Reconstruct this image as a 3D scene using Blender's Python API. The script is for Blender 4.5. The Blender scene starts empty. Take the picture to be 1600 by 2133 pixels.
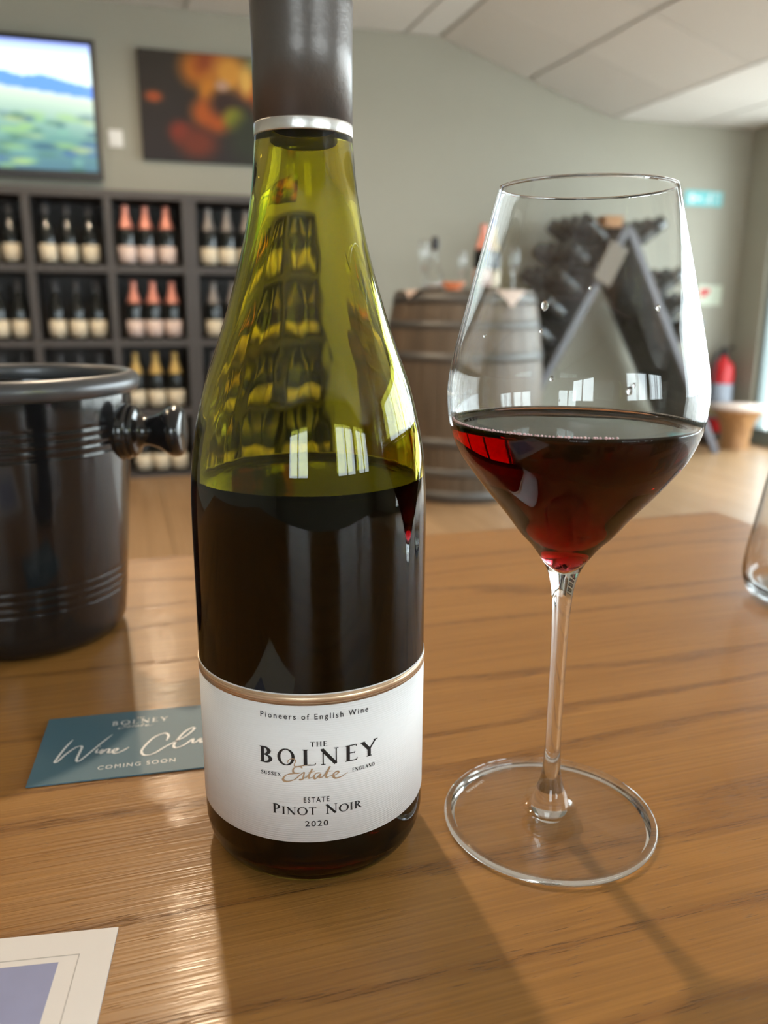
import bpy, bmesh, math, random
from mathutils import Vector, Matrix
random.seed(7)
PI = math.pi
sc = bpy.context.scene
C = sc.collection
T = 0.72                                   # table-top height above the floor

# ------------------------------------------------------------------ camera
def make_camera():
    pitch, roll, yaw = 0.24685, 0.00535, math.radians(17.5)
    fw = Vector((0, math.cos(pitch), -math.sin(pitch))); r = Vector((1, 0, 0)); u = r.cross(fw)
    r2 = r*math.cos(roll) + u*math.sin(roll); u2 = u*math.cos(roll) - r*math.sin(roll)
    rz = Matrix.Rotation(-yaw, 3, 'Z')
    r2, u2, f2 = rz @ r2, rz @ u2, rz @ fw
    cam = bpy.data.cameras.new('camera'); o = bpy.data.objects.new('camera', cam); C.objects.link(o)
    m = Matrix((r2, u2, -f2)).transposed().to_4x4(); m.translation = (0, 0, T + 0.1939)
    o.matrix_world = m
    cam.sensor_fit = 'VERTICAL'; cam.lens = 6.9; cam.sensor_height = 6.9*2133/1706.93
    cam.clip_start = 0.01; cam.clip_end = 200
    cam.dof.use_dof = True; cam.dof.focus_distance = 0.278; cam.dof.aperture_fstop = 2.45; cam.dof.aperture_blades = 0
    sc.camera = o
make_camera()

# ------------------------------------------------------------------ world, exposure
W = bpy.data.worlds.new('overcast_sky'); sc.world = W; W.use_nodes = True
bg = W.node_tree.nodes['Background']; bg.inputs['Color'].default_value = (0.86, 0.94, 1.0, 1); bg.inputs['Strength'].default_value = 12.0
vs = sc.view_settings; vs.view_transform = 'Standard'; vs.look = 'None'; vs.gamma = 1.0; vs.use_curve_mapping = False; vs.exposure = 0.14
cy = sc.cycles
cy.max_bounces = 16; cy.transmission_bounces = 14; cy.glossy_bounces = 6; cy.diffuse_bounces = 4; cy.transparent_max_bounces = 12
cy.caustics_refractive = True; cy.caustics_reflective = True; cy.blur_glossy = 0.6; cy.sample_clamp_indirect = 8.0
cy.use_denoising = True
LAMP = 1800.0                              # downlight radiance
def portal(loc, rot, sx, sy):
    L = bpy.data.lights.new('daylight_portal', 'AREA'); L.shape = 'RECTANGLE'; L.size = sx; L.size_y = sy; L.cycles.is_portal = True
    o = bpy.data.objects.new('daylight_portal', L); C.objects.link(o); o.location = loc; o.rotation_euler = rot
portal((4.26, 1.95, 1.08), (0, PI/2, 0), 2.0, 5.5)       # right-hand glazing, facing into the room
portal((.85, -3.2, 1.45), (-PI/2, 0, 0), 5.6, 1.1)         # windows behind the camera

# ------------------------------------------------------------------ helpers
def tag(o, label=None, cat=None, group=None, kind=None):
    if label: o['label'] = label
    if cat: o['category'] = cat
    if group: o['group'] = group
    if kind: o['kind'] = kind
    return o
def thing(name, label, cat, loc=(0, 0, 0), rz=0, group=None, rot=None):
    o = bpy.data.objects.new(name, None); C.objects.link(o); o.location = loc
    o.rotation_euler = rot if rot else (0, 0, rz); o.empty_display_size = 0.05
    return tag(o, label, cat, group)
def mesh(name, vs_, fs, smooth=False, recalc=True):
    me = bpy.data.meshes.new(name); me.from_pydata([tuple(v) for v in vs_], [], fs)
    if recalc:
        bm = bmesh.new(); bm.from_mesh(me); bmesh.ops.recalc_face_normals(bm, faces=bm.faces); bm.to_mesh(me); bm.free()
    if smooth: me.polygons.foreach_set('use_smooth', [True]*len(me.polygons))
    me.update(); return me
def put(name, me, mat=None, parent=None, loc=(0, 0, 0), rot=(0, 0, 0), scale=(1, 1, 1)):
    if mat and not me.materials: me.materials.append(mat)
    o = bpy.data.objects.new(name, me); C.objects.link(o); o.parent = parent
    o.location = loc; o.rotation_euler = rot; o.scale = scale
    return o
def lathe_data(prof, n=48, a0=0, a1=2*PI):
    full = abs(a1-a0-2*PI) < 1e-6; vs_, fs, rings = [], [], []
    cnt = n if full else n+1
    for (r, z) in prof:
        if r < 1e-7: rings.append([len(vs_)]); vs_.append((0, 0, z))
        else:
            rings.append(list(range(len(vs_), len(vs_)+cnt)))
            for k in range(cnt):
                a = a0 + (a1-a0)*k/n; vs_.append((r*math.cos(a), r*math.sin(a), z))
    for A, B in zip(rings, rings[1:]):
        for k in range(n):
            k2 = (k+1) % cnt
            if len(A) == 1 and len(B) == 1: continue
            if len(A) == 1: fs.append((A[0], B[k2], B[k]))
            elif len(B) == 1: fs.append((A[k], A[k2], B[0]))
            else: fs.append((A[k], A[k2], B[k2], B[k]))
    return vs_, fs
def lathe(name, prof, n=48, smooth=True, recalc=False, **k):
    v, f = lathe_data(prof, n, **k); return mesh(name, v, f, smooth, recalc)
def boxmesh(name, x0, x1, y0, y1, z0, z1, bevel=0.0):
    bm = bmesh.new(); bmesh.ops.create_cube(bm, size=1)
    for v in bm.verts: v.co = ((x0+x1)/2+v.co.x*(x1-x0), (y0+y1)/2+v.co.y*(y1-y0), (z0+z1)/2+v.co.z*(z1-z0))
    if bevel: bmesh.ops.bevel(bm, geom=list(bm.edges), offset=bevel, segments=2, profile=0.5, affect='EDGES')
    me = bpy.data.meshes.new(name); bm.to_mesh(me); bm.free(); return me
def box(name, x0, x1, y0, y1, z0, z1, mat, parent=None, bevel=0.0):
    """box whose own origin sits at the middle of its bottom, so parts stay movable"""
    cx, cyy = (x0+x1)/2, (y0+y1)/2
    return put(name, boxmesh(name, x0-cx, x1-cx, y0-cyy, y1-cyy, 0, z1-z0, bevel), mat, parent, (cx, cyy, z0))
def catmull(pts, n=6, closed=False):
    out = []; m = len(pts)
    for i in range(m-1):
        p0, p1, p2, p3 = pts[max(i-1, 0)], pts[i], pts[i+1], pts[min(i+2, m-1)]
        for k in range(n):
            t = k/n
            out.append(tuple(0.5*((2*b)+(-a+c)*t+(2*a-5*b+4*c-d)*t*t+(-a+3*b-3*c+d)*t**3) for a, b, c, d in zip(p0, p1, p2, p3)))
    out.append(tuple(pts[-1])); return out
def tube(name, pts, rad, mat, parent=None, n=10):
    vs_, fs = [], []; P = [Vector(p) for p in pts]
    for i, p in enumerate(P):
        d = (P[min(i+1, len(P)-1)]-P[max(i-1, 0)]).normalized(); a = d.orthogonal().normalized() if i == 0 else (a-d*a.dot(d)).normalized()
        b = d.cross(a)
        for k in range(n): t = 2*PI*k/n; vs_.append(p+(a*math.cos(t)+b*math.sin(t))*rad)
    for i in range(len(P)-1):
        for k in range(n): fs.append((i*n+k, i*n+(k+1) % n, (i+1)*n+(k+1) % n, (i+1)*n+k))
    fs.append(tuple(range(n))); fs.append(tuple(range((len(P)-1)*n, len(P)*n)))
    return put(name, mesh(name, vs_, fs, True), mat, parent)
def kids(o): return [c for c in bpy.data.objects if c.parent == o]
def copy_tree(o, children, parent=None):
    """children: dict object -> list of children, gathered once"""
    c = o.copy(); C.objects.link(c); c.parent = parent
    for ch in children.get(o, []): copy_tree(ch, children, c)
    return c
def gather(o, d=None):
    d = {} if d is None else d; d[o] = kids(o)
    for c in d[o]: gather(c, d)
    return d

# ------------------------------------------------------------------ materials
def newmat(name):
    m = bpy.data.materials.new(name); m.use_nodes = True; nt = m.node_tree; nt.nodes.clear()
    out = nt.nodes.new('ShaderNodeOutputMaterial'); return m, nt, out
def N(nt, t, **k):
    n = nt.nodes.new('ShaderNode'+t)
    for a, b in k.items():
        if a in n.inputs: n.inputs[a].default_value = b
        else: setattr(n, a, b)
    return n
def rgb(c): return (c[0], c[1], c[2], 1.0)
def P(name, col, rough=0.5, metal=0.0, spec=0.5, coat=0.0, var=0.0, vscale=20.0, bump=0.0, bscale=200.0, emit=None, es=0.0, randobj=0.0):
    m, nt, out = newmat(name); b = N(nt, 'BsdfPrincipled'); nt.links.new(b.outputs[0], out.inputs[0])
    b.inputs['Base Color'].default_value = rgb(col); b.inputs['Roughness'].default_value = rough; b.inputs['Metallic'].default_value = metal
    b.inputs['Specular IOR Level'].default_value = spec; b.inputs['Coat Weight'].default_value = coat; b.inputs['Coat Roughness'].default_value = 0.08
    tc = N(nt, 'TexCoord')
    if var or randobj:
        nz = N(nt, 'TexNoise'); nz.inputs['Scale'].default_value = vscale; nz.inputs['Detail'].default_value = 4
        nt.links.new(tc.outputs['Object'], nz.inputs['Vector'])
        mx = N(nt, 'MapRange'); mx.inputs['To Min'].default_value = 1-var; mx.inputs['To Max'].default_value = 1+var
        nt.links.new(nz.outputs['Fac'], mx.inputs['Value'])
        hv = N(nt, 'HueSaturation'); hv.inputs['Color'].default_value = rgb(col); nt.links.new(mx.outputs[0], hv.inputs['Value'])
        src = hv
        if randobj:
            oi = N(nt, 'ObjectInfo'); mr = N(nt, 'MapRange'); mr.inputs['To Min'].default_value = 1-randobj; mr.inputs['To Max'].default_value = 1+randobj
            nt.links.new(oi.outputs['Random'], mr.inputs['Value'])
            h2 = N(nt, 'HueSaturation'); nt.links.new(hv.outputs[0], h2.inputs['Color']); nt.links.new(mr.outputs[0], h2.inputs['Value']); src = h2
        nt.links.new(src.outputs[0], b.inputs['Base Color'])
    if bump:
        nb = N(nt, 'TexNoise'); nb.inputs['Scale'].default_value = bscale; nb.inputs['Detail'].default_value = 3; nt.links.new(tc.outputs['Object'], nb.inputs['Vector'])
        bp = N(nt, 'Bump'); bp.inputs['Strength'].default_value = bump; bp.inputs['Distance'].default_value = 0.002
        nt.links.new(nb.outputs['Fac'], bp.inputs['Height']); nt.links.new(bp.outputs[0], b.inputs['Normal'])
    if emit: b.inputs['Emission Color'].default_value = rgb(emit); b.inputs['Emission Strength'].default_value = es
    return m
def glassmat(name, col, ior=1.5, rough=0.0, absorb=None, density=0.0):
    m, nt, out = newmat(name)
    f = N(nt, 'Fresnel'); f.inputs['IOR'].default_value = ior
    r = N(nt, 'BsdfRefraction'); r.inputs['Color'].default_value = rgb(col); r.inputs['IOR'].default_value = ior; r.inputs['Roughness'].default_value = rough
    g = N(nt, 'BsdfGlossy'); g.inputs['Roughness'].default_value = rough
    mx = N(nt, 'MixShader'); nt.links.new(f.outputs[0], mx.inputs[0]); nt.links.new(r.outputs[0], mx.inputs[1]); nt.links.new(g.outputs[0], mx.inputs[2])
    nt.links.new(mx.outputs[0], out.inputs['Surface'])
    if absorb:
        va = N(nt, 'VolumeAbsorption'); va.inputs['Color'].default_value = rgb(absorb); va.inputs['Density'].default_value = density
        nt.links.new(va.outputs[0], out.inputs['Volume'])
    return m
def thinmat(name='clear_thin_glass', col=(0.985, 0.99, 0.99)):
    """walls about a millimetre thick: light goes straight on, mirror share rises towards the edge"""
    m, nt, out = newmat(name)
    lw = N(nt, 'LayerWeight'); lw.inputs['Blend'].default_value = 0.5
    pw = N(nt, 'Math', operation='POWER'); pw.inputs[1].default_value = 5.0; nt.links.new(lw.outputs['Facing'], pw.inputs[0])
    ma = N(nt, 'Math', operation='MULTIPLY_ADD'); ma.inputs[1].default_value = 0.93; ma.inputs[2].default_value = 0.04; nt.links.new(pw.outputs[0], ma.inputs[0])
    t = N(nt, 'BsdfTransparent'); t.inputs['Color'].default_value = rgb(col); g = N(nt, 'BsdfGlossy'); g.inputs['Roughness'].default_value = 0.0
    mx = N(nt, 'MixShader'); nt.links.new(ma.outputs[0], mx.inputs[0]); nt.links.new(t.outputs[0], mx.inputs[1]); nt.links.new(g.outputs[0], mx.inputs[2])
    nt.links.new(mx.outputs[0], out.inputs[0]); return m
def emitmat(name, col, s):
    m, nt, out = newmat(name); e = N(nt, 'Emission'); e.inputs['Color'].default_value = rgb(col); e.inputs['Strength'].default_value = s
    nt.links.new(e.outputs[0], out.inputs[0]); return m
def woodmat(name, c0, c1, c2, along='X', grain=1.0, rough=0.3, coat=0.3, pores=1.0, bump=0.25, randobj=0.0, spec=0.5):
    """lengthwise grain: broad tone, growth-ring lines, fine dark pores with relief"""
    m, nt, out = newmat(name); b = N(nt, 'BsdfPrincipled'); nt.links.new(b.outputs[0], out.inputs[0])
    b.inputs['Coat Weight'].default_value = coat; b.inputs['Coat Roughness'].default_value = 0.12; b.inputs['Specular IOR Level'].default_value = spec
    tc = N(nt, 'TexCoord'); rot = N(nt, 'Mapping')
    if along == 'Y': rot.inputs['Rotation'].default_value = (0, 0, PI/2)
    if along == 'Z': rot.inputs['Rotation'].default_value = (0, PI/2, 0)
    nt.links.new(tc.outputs['Object'], rot.inputs['Vector']); src = rot.outputs[0]
    if randobj:
        oi = N(nt, 'ObjectInfo'); ad = N(nt, 'VectorMath', operation='ADD'); cb = N(nt, 'CombineXYZ'); mu = N(nt, 'Math', operation='MULTIPLY'); mu.inputs[1].default_value = 37.0
        nt.links.new(oi.outputs['Random'], mu.inputs[0])
        for k in range(3): nt.links.new(mu.outputs[0], cb.inputs[k])
        nt.links.new(src, ad.inputs[0]); nt.links.new(cb.outputs[0], ad.inputs[1]); src = ad.outputs[0]
    def mp(s):
        q = N(nt, 'Mapping'); q.inputs['Scale'].default_value = s; nt.links.new(src, q.inputs['Vector']); return q
    n1 = N(nt, 'TexNoise'); n1.inputs['Scale'].default_value = 1; n1.inputs['Detail'].default_value = 5; n1.inputs['Roughness'].default_value = 0.6
    nt.links.new(mp((3*grain, 60*grain, 20)).outputs[0], n1.inputs['Vector'])
    wv = N(nt, 'TexWave', wave_type='BANDS', bands_direction='Y'); wv.inputs['Scale'].default_value = 1; wv.inputs['Distortion'].default_value = 16; wv.inputs['Detail'].default_value = 5; wv.inputs['Detail Scale'].default_value = 1.3
    nt.links.new(mp((0.9*grain, 6.5*grain, 1)).outputs[0], wv.inputs['Vector'])
    po = N(nt, 'TexNoise'); po.inputs['Scale'].default_value = 1; po.inputs['Detail'].default_value = 2
    nt.links.new(mp((75*grain, 1500*grain, 50)).outputs[0], po.inputs['Vector'])
    fi = N(nt, 'TexNoise'); fi.inputs['Scale'].default_value = 1; fi.inputs['Detail'].default_value = 3
    nt.links.new(mp((12*grain, 750*grain, 50)).outputs[0], fi.inputs['Vector'])
    r1 = N(nt, 'ValToRGB'); r1.color_ramp.elements[0].position = 0.3; r1.color_ramp.elements[0].color = rgb(c0); r1.color_ramp.elements[1].position = 0.7; r1.color_ramp.elements[1].color = rgb(c1)
    nt.links.new(n1.outputs['Fac'], r1.inputs['Fac'])
    rw = N(nt, 'ValToRGB'); rw.color_ramp.elements[0].position = 0.0; rw.color_ramp.elements[0].color = (1, 1, 1, 1); rw.color_ramp.elements[1].position = 0.13; rw.color_ramp.elements[1].color = (0, 0, 0, 1)
    nt.links.new(wv.outputs['Fac'], rw.inputs['Fac'])
    ringw = N(nt, 'Math', operation='MULTIPLY'); nt.links.new(rw.outputs[0], ringw.inputs[0]); nt.links.new(n1.outputs['Fac'], ringw.inputs[1])
    m1 = N(nt, 'Mix', data_type='RGBA'); nt.links.new(ringw.outputs[0], m1.inputs['Factor']); nt.links.new(r1.outputs[0], m1.inputs['A']); m1.inputs['B'].default_value = rgb(c2)
    m2 = N(nt, 'Mix', data_type='RGBA', blend_type='MULTIPLY'); m2.inputs['Factor'].default_value = 0.38
    rf = N(nt, 'ValToRGB'); rf.color_ramp.elements[0].position = 0.35; rf.color_ramp.elements[0].color = (0.55, 0.5, 0.45, 1); rf.color_ramp.elements[1].position = 0.62; rf.color_ramp.elements[1].color = (1.12, 1.1, 1.05, 1)
    nt.links.new(fi.outputs['Fac'], rf.inputs['Fac']); nt.links.new(m1.outputs['Result'], m2.inputs['A']); nt.links.new(rf.outputs[0], m2.inputs['B'])
    # pores: dense inside the ring lines
    ps = N(nt, 'Math', operation='MULTIPLY_ADD'); ps.inputs[1].default_value = 0.13; nt.links.new(rw.outputs[0], ps.inputs[0]); nt.links.new(po.outputs['Fac'], ps.inputs[2])
    rp = N(nt, 'ValToRGB'); rp.color_ramp.elements[0].position = 0.66; rp.color_ramp.elements[0].color = (0, 0, 0, 1); rp.color_ramp.elements[1].position = 0.74; rp.color_ramp.elements[1].color = (1, 1, 1, 1)
    nt.links.new(ps.outputs[0], rp.inputs['Fac'])
    pf = N(nt, 'Math', operation='MULTIPLY'); pf.inputs[1].default_value = 0.6*pores; nt.links.new(rp.outputs[0], pf.inputs[0])
    m3 = N(nt, 'Mix', data_type='RGBA'); nt.links.new(pf.outputs[0], m3.inputs['Factor']); nt.links.new(m2.outputs['Result'], m3.inputs['A']); m3.inputs['B'].default_value = rgb([x*0.45 for x in c2])
    fin = m3.outputs['Result']
    if randobj:
        mr = N(nt, 'MapRange'); mr.inputs['To Min'].default_value = 1-randobj; mr.inputs['To Max'].default_value = 1+randobj
        nt.links.new(oi.outputs['Random'], mr.inputs['Value']); hv = N(nt, 'HueSaturation'); nt.links.new(fin, hv.inputs['Color']); nt.links.new(mr.outputs[0], hv.inputs['Value']); fin = hv.outputs[0]
    nt.links.new(fin, b.inputs['Base Color'])
    b.inputs['Roughness'].default_value = rough
    hs = N(nt, 'Math', operation='MULTIPLY_ADD'); hs.inputs[1].default_value = -1.0; nt.links.new(rp.outputs[0], hs.inputs[0]); nt.links.new(fi.outputs['Fac'], hs.inputs[2])
    bp = N(nt, 'Bump'); bp.inputs['Strength'].default_value = bump; bp.inputs['Distance'].default_value = 0.0004
    nt.links.new(hs.outputs[0], bp.inputs['Height']); nt.links.new(bp.outputs[0], b.inputs['Normal'])
    nt.links.new(bp.outputs[0], b.inputs['Coat Normal'])
    return m
def printmat(name, rough=0.6, emit=0.0):
    """flat print or screen: colour comes from the picture stored on the sheet"""
    m, nt, out = newmat(name); a = N(nt, 'VertexColor'); a.layer_name = 'print'
    if emit:
        e = N(nt, 'Emission'); e.inputs['Strength'].default_value = emit; nt.links.new(a.outputs[0], e.inputs[0])
        g = N(nt, 'BsdfGlossy'); g.inputs['Roughness'].default_value = 0.15; g.inputs['Color'].default_value = (0.04, 0.04, 0.04, 1)
        s = N(nt, 'AddShader'); nt.links.new(e.outputs[0], s.inputs[0]); nt.links.new(g.outputs[0], s.inputs[1]); nt.links.new(s.outputs[0], out.inputs[0])
    else:
        b = N(nt, 'BsdfPrincipled'); b.inputs['Roughness'].default_value = rough; nt.links.new(a.outputs[0], b.inputs['Base Color']); nt.links.new(b.outputs[0], out.inputs[0])
    return m
def s2l(c):
    return tuple(((x/255)/12.92 if x <= 10 else ((x/255+0.055)/1.055)**2.4) for x in c)
def printsheet(name, w, h, nx, ny, fn, mat, parent, loc, rot=(0, 0, 0)):
    """grid in local XZ (x right, z up) coloured by fn(u, v) in 0..255 sRGB, facing -Y"""
    vs_ = [((i/nx-.5)*w, 0, j/ny*h) for j in range(ny+1) for i in range(nx+1)]
    fs = [(j*(nx+1)+i, j*(nx+1)+i+1, (j+1)*(nx+1)+i+1, (j+1)*(nx+1)+i) for j in range(ny) for i in range(nx)]
    me = mesh(name, vs_, fs, recalc=False); ca = me.color_attributes.new('print', 'FLOAT_COLOR', 'POINT')
    for k, d in enumerate(ca.data):
        d.color = (*s2l(fn((k % (nx+1))/nx, (k//(nx+1))/ny)), 1)
    return put(name, me, mat, parent, loc, rot)

M = {}
M['wall'] = P('sage_grey_wall_paint', (0.36, 0.345, 0.285), 0.75, var=0.03, vscale=3, bump=0.05, bscale=300)
M['tile'] = P('ceiling_tile', (0.70, 0.67, 0.63), 0.9, var=0.03, vscale=60, bump=0.3, bscale=120, randobj=0.03)
M['grid'] = P('ceiling_grid_metal', (0.42, 0.40, 0.37), 0.5)
M['white'] = P('white_plastic', (0.8, 0.8, 0.78), 0.4)
M['framegrey'] = P('grey_green_window_frame', (0.16, 0.20, 0.20), 0.4)
M['pane'] = thinmat('window_pane_glass', (0.96, 0.985, 0.975))
M['paving'] = P('pale_paving_outside', (0.55, 0.53, 0.5), 0.9, var=0.1, vscale=2)
M['plank'] = woodmat('oak_floor_plank', (0.30, 0.175, 0.082), (0.41, 0.255, 0.135), (0.20, 0.11, 0.05), 'Y', 0.35, 0.42, 0.1, 0.3, 0.1, randobj=0.12)
M['subfloor'] = P('floor_joint_dark', (0.10, 0.07, 0.04), 0.8)
M['table'] = woodmat('oiled_oak_table', (0.325, 0.150, 0.036), (0.385, 0.185, 0.047), (0.215, 0.090, 0.022), 'X', 1.0, 0.36, 0.12, 1.0, 0.5, spec=0.32)
M['shelf'] = P('anthracite_shelf_board', (0.052, 0.046, 0.045), 0.5, var=0.08, vscale=8)
M['black'] = P('black_gloss_plastic', (0.008, 0.008, 0.009), 0.13, coat=0.3)
M['rim'] = P('satin_dark_grey_rim', (0.10, 0.10, 0.105), 0.32, metal=0.5)
M['bezel'] = P('black_tv_bezel', (0.012, 0.012, 0.014), 0.35)
M['glass'] = glassmat('clear_glass', (0.995, 0.998, 0.998), 1.5)
M['green'] = glassmat('olive_green_bottle_glass', (0.87, 0.845, 0.33), 1.5)
def wavy(m, scale, dist):
    nt = m.node_tree; tc = N(nt, 'TexCoord'); mp = N(nt, 'Mapping'); mp.inputs['Scale'].default_value = (scale, scale, scale*.28); nz = N(nt, 'TexNoise'); nz.inputs['Scale'].default_value = 1; nz.inputs['Detail'].default_value = 2
    bp = N(nt, 'Bump'); bp.inputs['Strength'].default_value = 0.6; bp.inputs['Distance'].default_value = dist
    nt.links.new(tc.outputs['Object'], mp.inputs[0]); nt.links.new(mp.outputs[0], nz.inputs['Vector']); nt.links.new(nz.outputs['Fac'], bp.inputs['Height'])
    for n in nt.nodes:
        if n.bl_idname in ('ShaderNodeBsdfRefraction', 'ShaderNodeBsdfGlossy', 'ShaderNodeFresnel'): nt.links.new(bp.outputs[0], n.inputs['Normal'])
wavy(M['green'], 60.0, 0.0007)
M['thin'] = thinmat()
WINE = dict(absorb=(0.875, 0.02, 0.12), density=400)
M['wine'] = glassmat('red_wine_surface', (1, 1, 1), 1.34, **WINE)
M['wineside'] = glassmat('red_wine_against_glass', (1, 1, 1), 1.34/1.5, **WINE)
WINE2 = dict(absorb=(0.78, 0.02, 0.10), density=460)      # fuller, darker wine in the bottle
M['wine2'] = glassmat('deep_red_wine_surface', (1, 1, 1), 1.34, **WINE2)
M['wine2side'] = glassmat('deep_red_wine_against_glass', (1, 1, 1), 1.34/1.5, **WINE2)
M['cap'] = P('dark_grey_foil_cap', (0.125, 0.110, 0.102), 0.36, metal=0.55, bump=0.05, bscale=600)
M['silver'] = P('silver_band', (0.72, 0.69, 0.66), 0.3, metal=0.9, bump=0.05, bscale=900)
M['gold'] = P('rose_gold_foil', (0.72, 0.51, 0.34), 0.33, metal=0.8)
M['ink'] = P('black_ink', (0.012, 0.011, 0.012), 0.4)
M['dull_gold'] = P('bronze_ink', (0.50, 0.32, 0.19), 0.4, metal=0.3)
M['whiteink'] = P('white_raised_ink', (0.85, 0.84, 0.84), 0.35)
M['etch'] = P('etched_mark', (0.75, 0.75, 0.75), 0.6)
def labelpaper():
    m, nt, out = newmat('laid_white_label_paper'); b = N(nt, 'BsdfPrincipled'); nt.links.new(b.outputs[0], out.inputs[0])
    b.inputs['Base Color'].default_value = (0.82, 0.795, 0.785, 1); b.inputs['Roughness'].default_value = 0.6
    tc = N(nt, 'TexCoord'); wv = N(nt, 'TexWave', wave_type='BANDS', bands_direction='Z'); wv.inputs['Scale'].default_value = 400; wv.inputs['Distortion'].default_value = 1.2; wv.inputs['Detail Scale'].default_value = 3
    nt.links.new(tc.outputs['Object'], wv.inputs['Vector']); bp = N(nt, 'Bump'); bp.inputs['Strength'].default_value = 0.35; bp.inputs['Distance'].default_value = 0.0001
    nt.links.new(wv.outputs['Fac'], bp.inputs['Height']); nt.links.new(bp.outputs[0], b.inputs['Normal']); return m
M['label'] = labelpaper()
M['teal'] = P('teal_card', (0.075, 0.155, 0.205), 0.45, bump=0.03, bscale=900)
M['paper'] = P('white_card', (0.80, 0.77, 0.76), 0.55)
M['lilac'] = P('lilac_blue_print', (0.27, 0.30, 0.52), 0.5, var=0.12, vscale=60)
M['hairline'] = P('grey_print_line', (0.45, 0.43, 0.42), 0.6)
M['btl'] = P('dark_bottle_glass', (0.010, 0.012, 0.012), 0.10)
M['rose'] = P('rose_foil', (0.62, 0.25, 0.19), 0.38, metal=0.35)
M['goldfoil'] = P('gold_foil', (0.55, 0.38, 0.13), 0.38, metal=0.4)
M['greyfoil'] = P('pewter_foil', (0.22, 0.20, 0.19), 0.4, metal=0.4)
M['capgrey'] = P('charcoal_capsule', (0.05, 0.05, 0.055), 0.4, metal=0.3)
M['cream'] = P('cream_bottle_label', (0.66, 0.58, 0.44), 0.6)
M['pinklabel'] = P('pale_pink_bottle_label', (0.66, 0.52, 0.47), 0.6)
M['stave'] = woodmat('weathered_barrel_oak', (0.095, 0.068, 0.045), (0.155, 0.112, 0.077), (0.05, 0.035, 0.024), 'Z', 0.5, 0.5, 0.05, 0.4, 0.2, randobj=0.15)
M['hoop'] = P('galvanised_hoop', (0.13, 0.125, 0.12), 0.42, metal=0.6, var=0.2, vscale=8)
M['rack'] = P('charcoal_rack_board', (0.022, 0.021, 0.023), 0.55, var=0.15, vscale=10)
M['rackedge'] = P('slate_rack_edge', (0.10, 0.095, 0.11), 0.5)
M['plaque'] = P('brown_plaque', (0.13, 0.095, 0.06), 0.5, var=0.1, vscale=30)
M['orange'] = P('orange_wood', (0.45, 0.20, 0.06), 0.5, var=0.15, vscale=20)
M['stump'] = woodmat('honey_log', (0.42, 0.22, 0.09), (0.55, 0.31, 0.14), (0.26, 0.12, 0.05), 'Z', 0.4, 0.4, 0.2, 0.3, 0.2)
M['stumptop'] = P('pale_end_grain', (0.62, 0.48, 0.40), 0.6, var=0.15, vscale=30)
M['red'] = P('red_enamel', (0.60, 0.02, 0.025), 0.3)
M['grey'] = P('grey_paint', (0.35, 0.38, 0.45), 0.5)
M['paleyellow'] = P('pale_yellow_label', (0.72, 0.70, 0.45), 0.5)
M['teal_sign'] = P('turquoise_sign', (0.16, 0.55, 0.58), 0.5)
M['cloth'] = P('pale_pink_cloth', (0.66, 0.52, 0.45), 0.85, bump=0.2, bscale=400)
M['copper'] = P('copper', (0.75, 0.34, 0.20), 0.3, metal=0.8)
M['lamp'] = emitmat('downlight_lens', (1.0, 0.80, 0.56), LAMP); M['lamp_dim'] = emitmat('dimmed_downlight_lens', (1.0, 0.78, 0.52), LAMP*.3)
M['print'] = printmat('canvas_print', 0.7)
M['screen'] = printmat('lit_screen', emit=1.5)

# ------------------------------------------------------------------ room shell
WB, XR, XL, YF = 4.90, 4.11, -3.0, -3.0
ZH, ZL, XA, XB = T+1.692, T+1.34, 1.862, 3.03    # high ceiling, low ceiling, where the slope starts and ends
def prism(name, poly, y0, y1, mat):
    n = len(poly); v = [(x, y0, z) for x, z in poly]+[(x, y1, z) for x, z in poly]
    f = [tuple(range(n)), tuple(range(n, 2*n))]+[(i, (i+1) % n, n+(i+1) % n, n+i) for i in range(n)]
    return tag(put(name, mesh(name, v, f), mat), kind='structure')
gable = [(XL-.15, 0), (XR+.15, 0), (XR+.15, ZL+.03), (XB, ZL+.03), (XA, ZH+.03), (XL-.15, ZH+.03)]
prism('wall_back', gable, WB, WB+.15, M['wall'])
FW = [(-2.0, -.7), (.9, 2.2), (2.4, 3.6)]; FZ0, FZ1 = .90, 1.98         # windows in the wall behind the camera
prism('wall_front', [(XL-.15, 0), (XR+.15, 0), (XR+.15, FZ0), (XL-.15, FZ0)], YF-.15, YF, M['wall'])
prism('wall_front_upper', [(XL-.15, FZ1), (XR+.15, FZ1), (XR+.15, ZL+.03), (XB, ZL+.03), (XA, ZH+.03), (XL-.15, ZH+.03)], YF-.15, YF, M['wall'])
for nm, a, b in (('side', XL-.15, FW[0][0]), ('middle', FW[0][1], FW[1][0]), ('pier', FW[1][1], FW[2][0]), ('end', FW[2][1], XR+.15)): prism('wall_front_'+nm, [(a, FZ0), (b, FZ0), (b, FZ1), (a, FZ1)], YF-.15, YF, M['wall'])
def sbox(name, *a, mat='wall'): return tag(box(name, *a, M[mat]), kind='structure')
sbox('wall_right', XR, XR+.15, 4.645, WB, 0, ZL+.07)
YG = -.74                                   # where the glazing ends, beside the table
sbox('wall_right_near', XR, XR+.15, YF, YG, 0, ZL+.07)
sbox('trim_1', XR, XR+.15, YG, 4.645, ZL-.09, ZL+.07)                       # lintel over the glazing
sbox('trim_2', XR, XR+.15, YG, 4.645, 0, .055, mat='framegrey')         # low sill under the glazing
sbox('wall_left', XL-.15, XL, YF, WB, 0, ZH+.07)
floor = sbox('floor', XL-.15, XR+.15, YF-.15, WB+.15, -.10, -.012, mat='subfloor')
tag(box('ground', XR+.2, 40, -30, 40, -.3, -.12, M['paving']), kind='structure')
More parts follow.
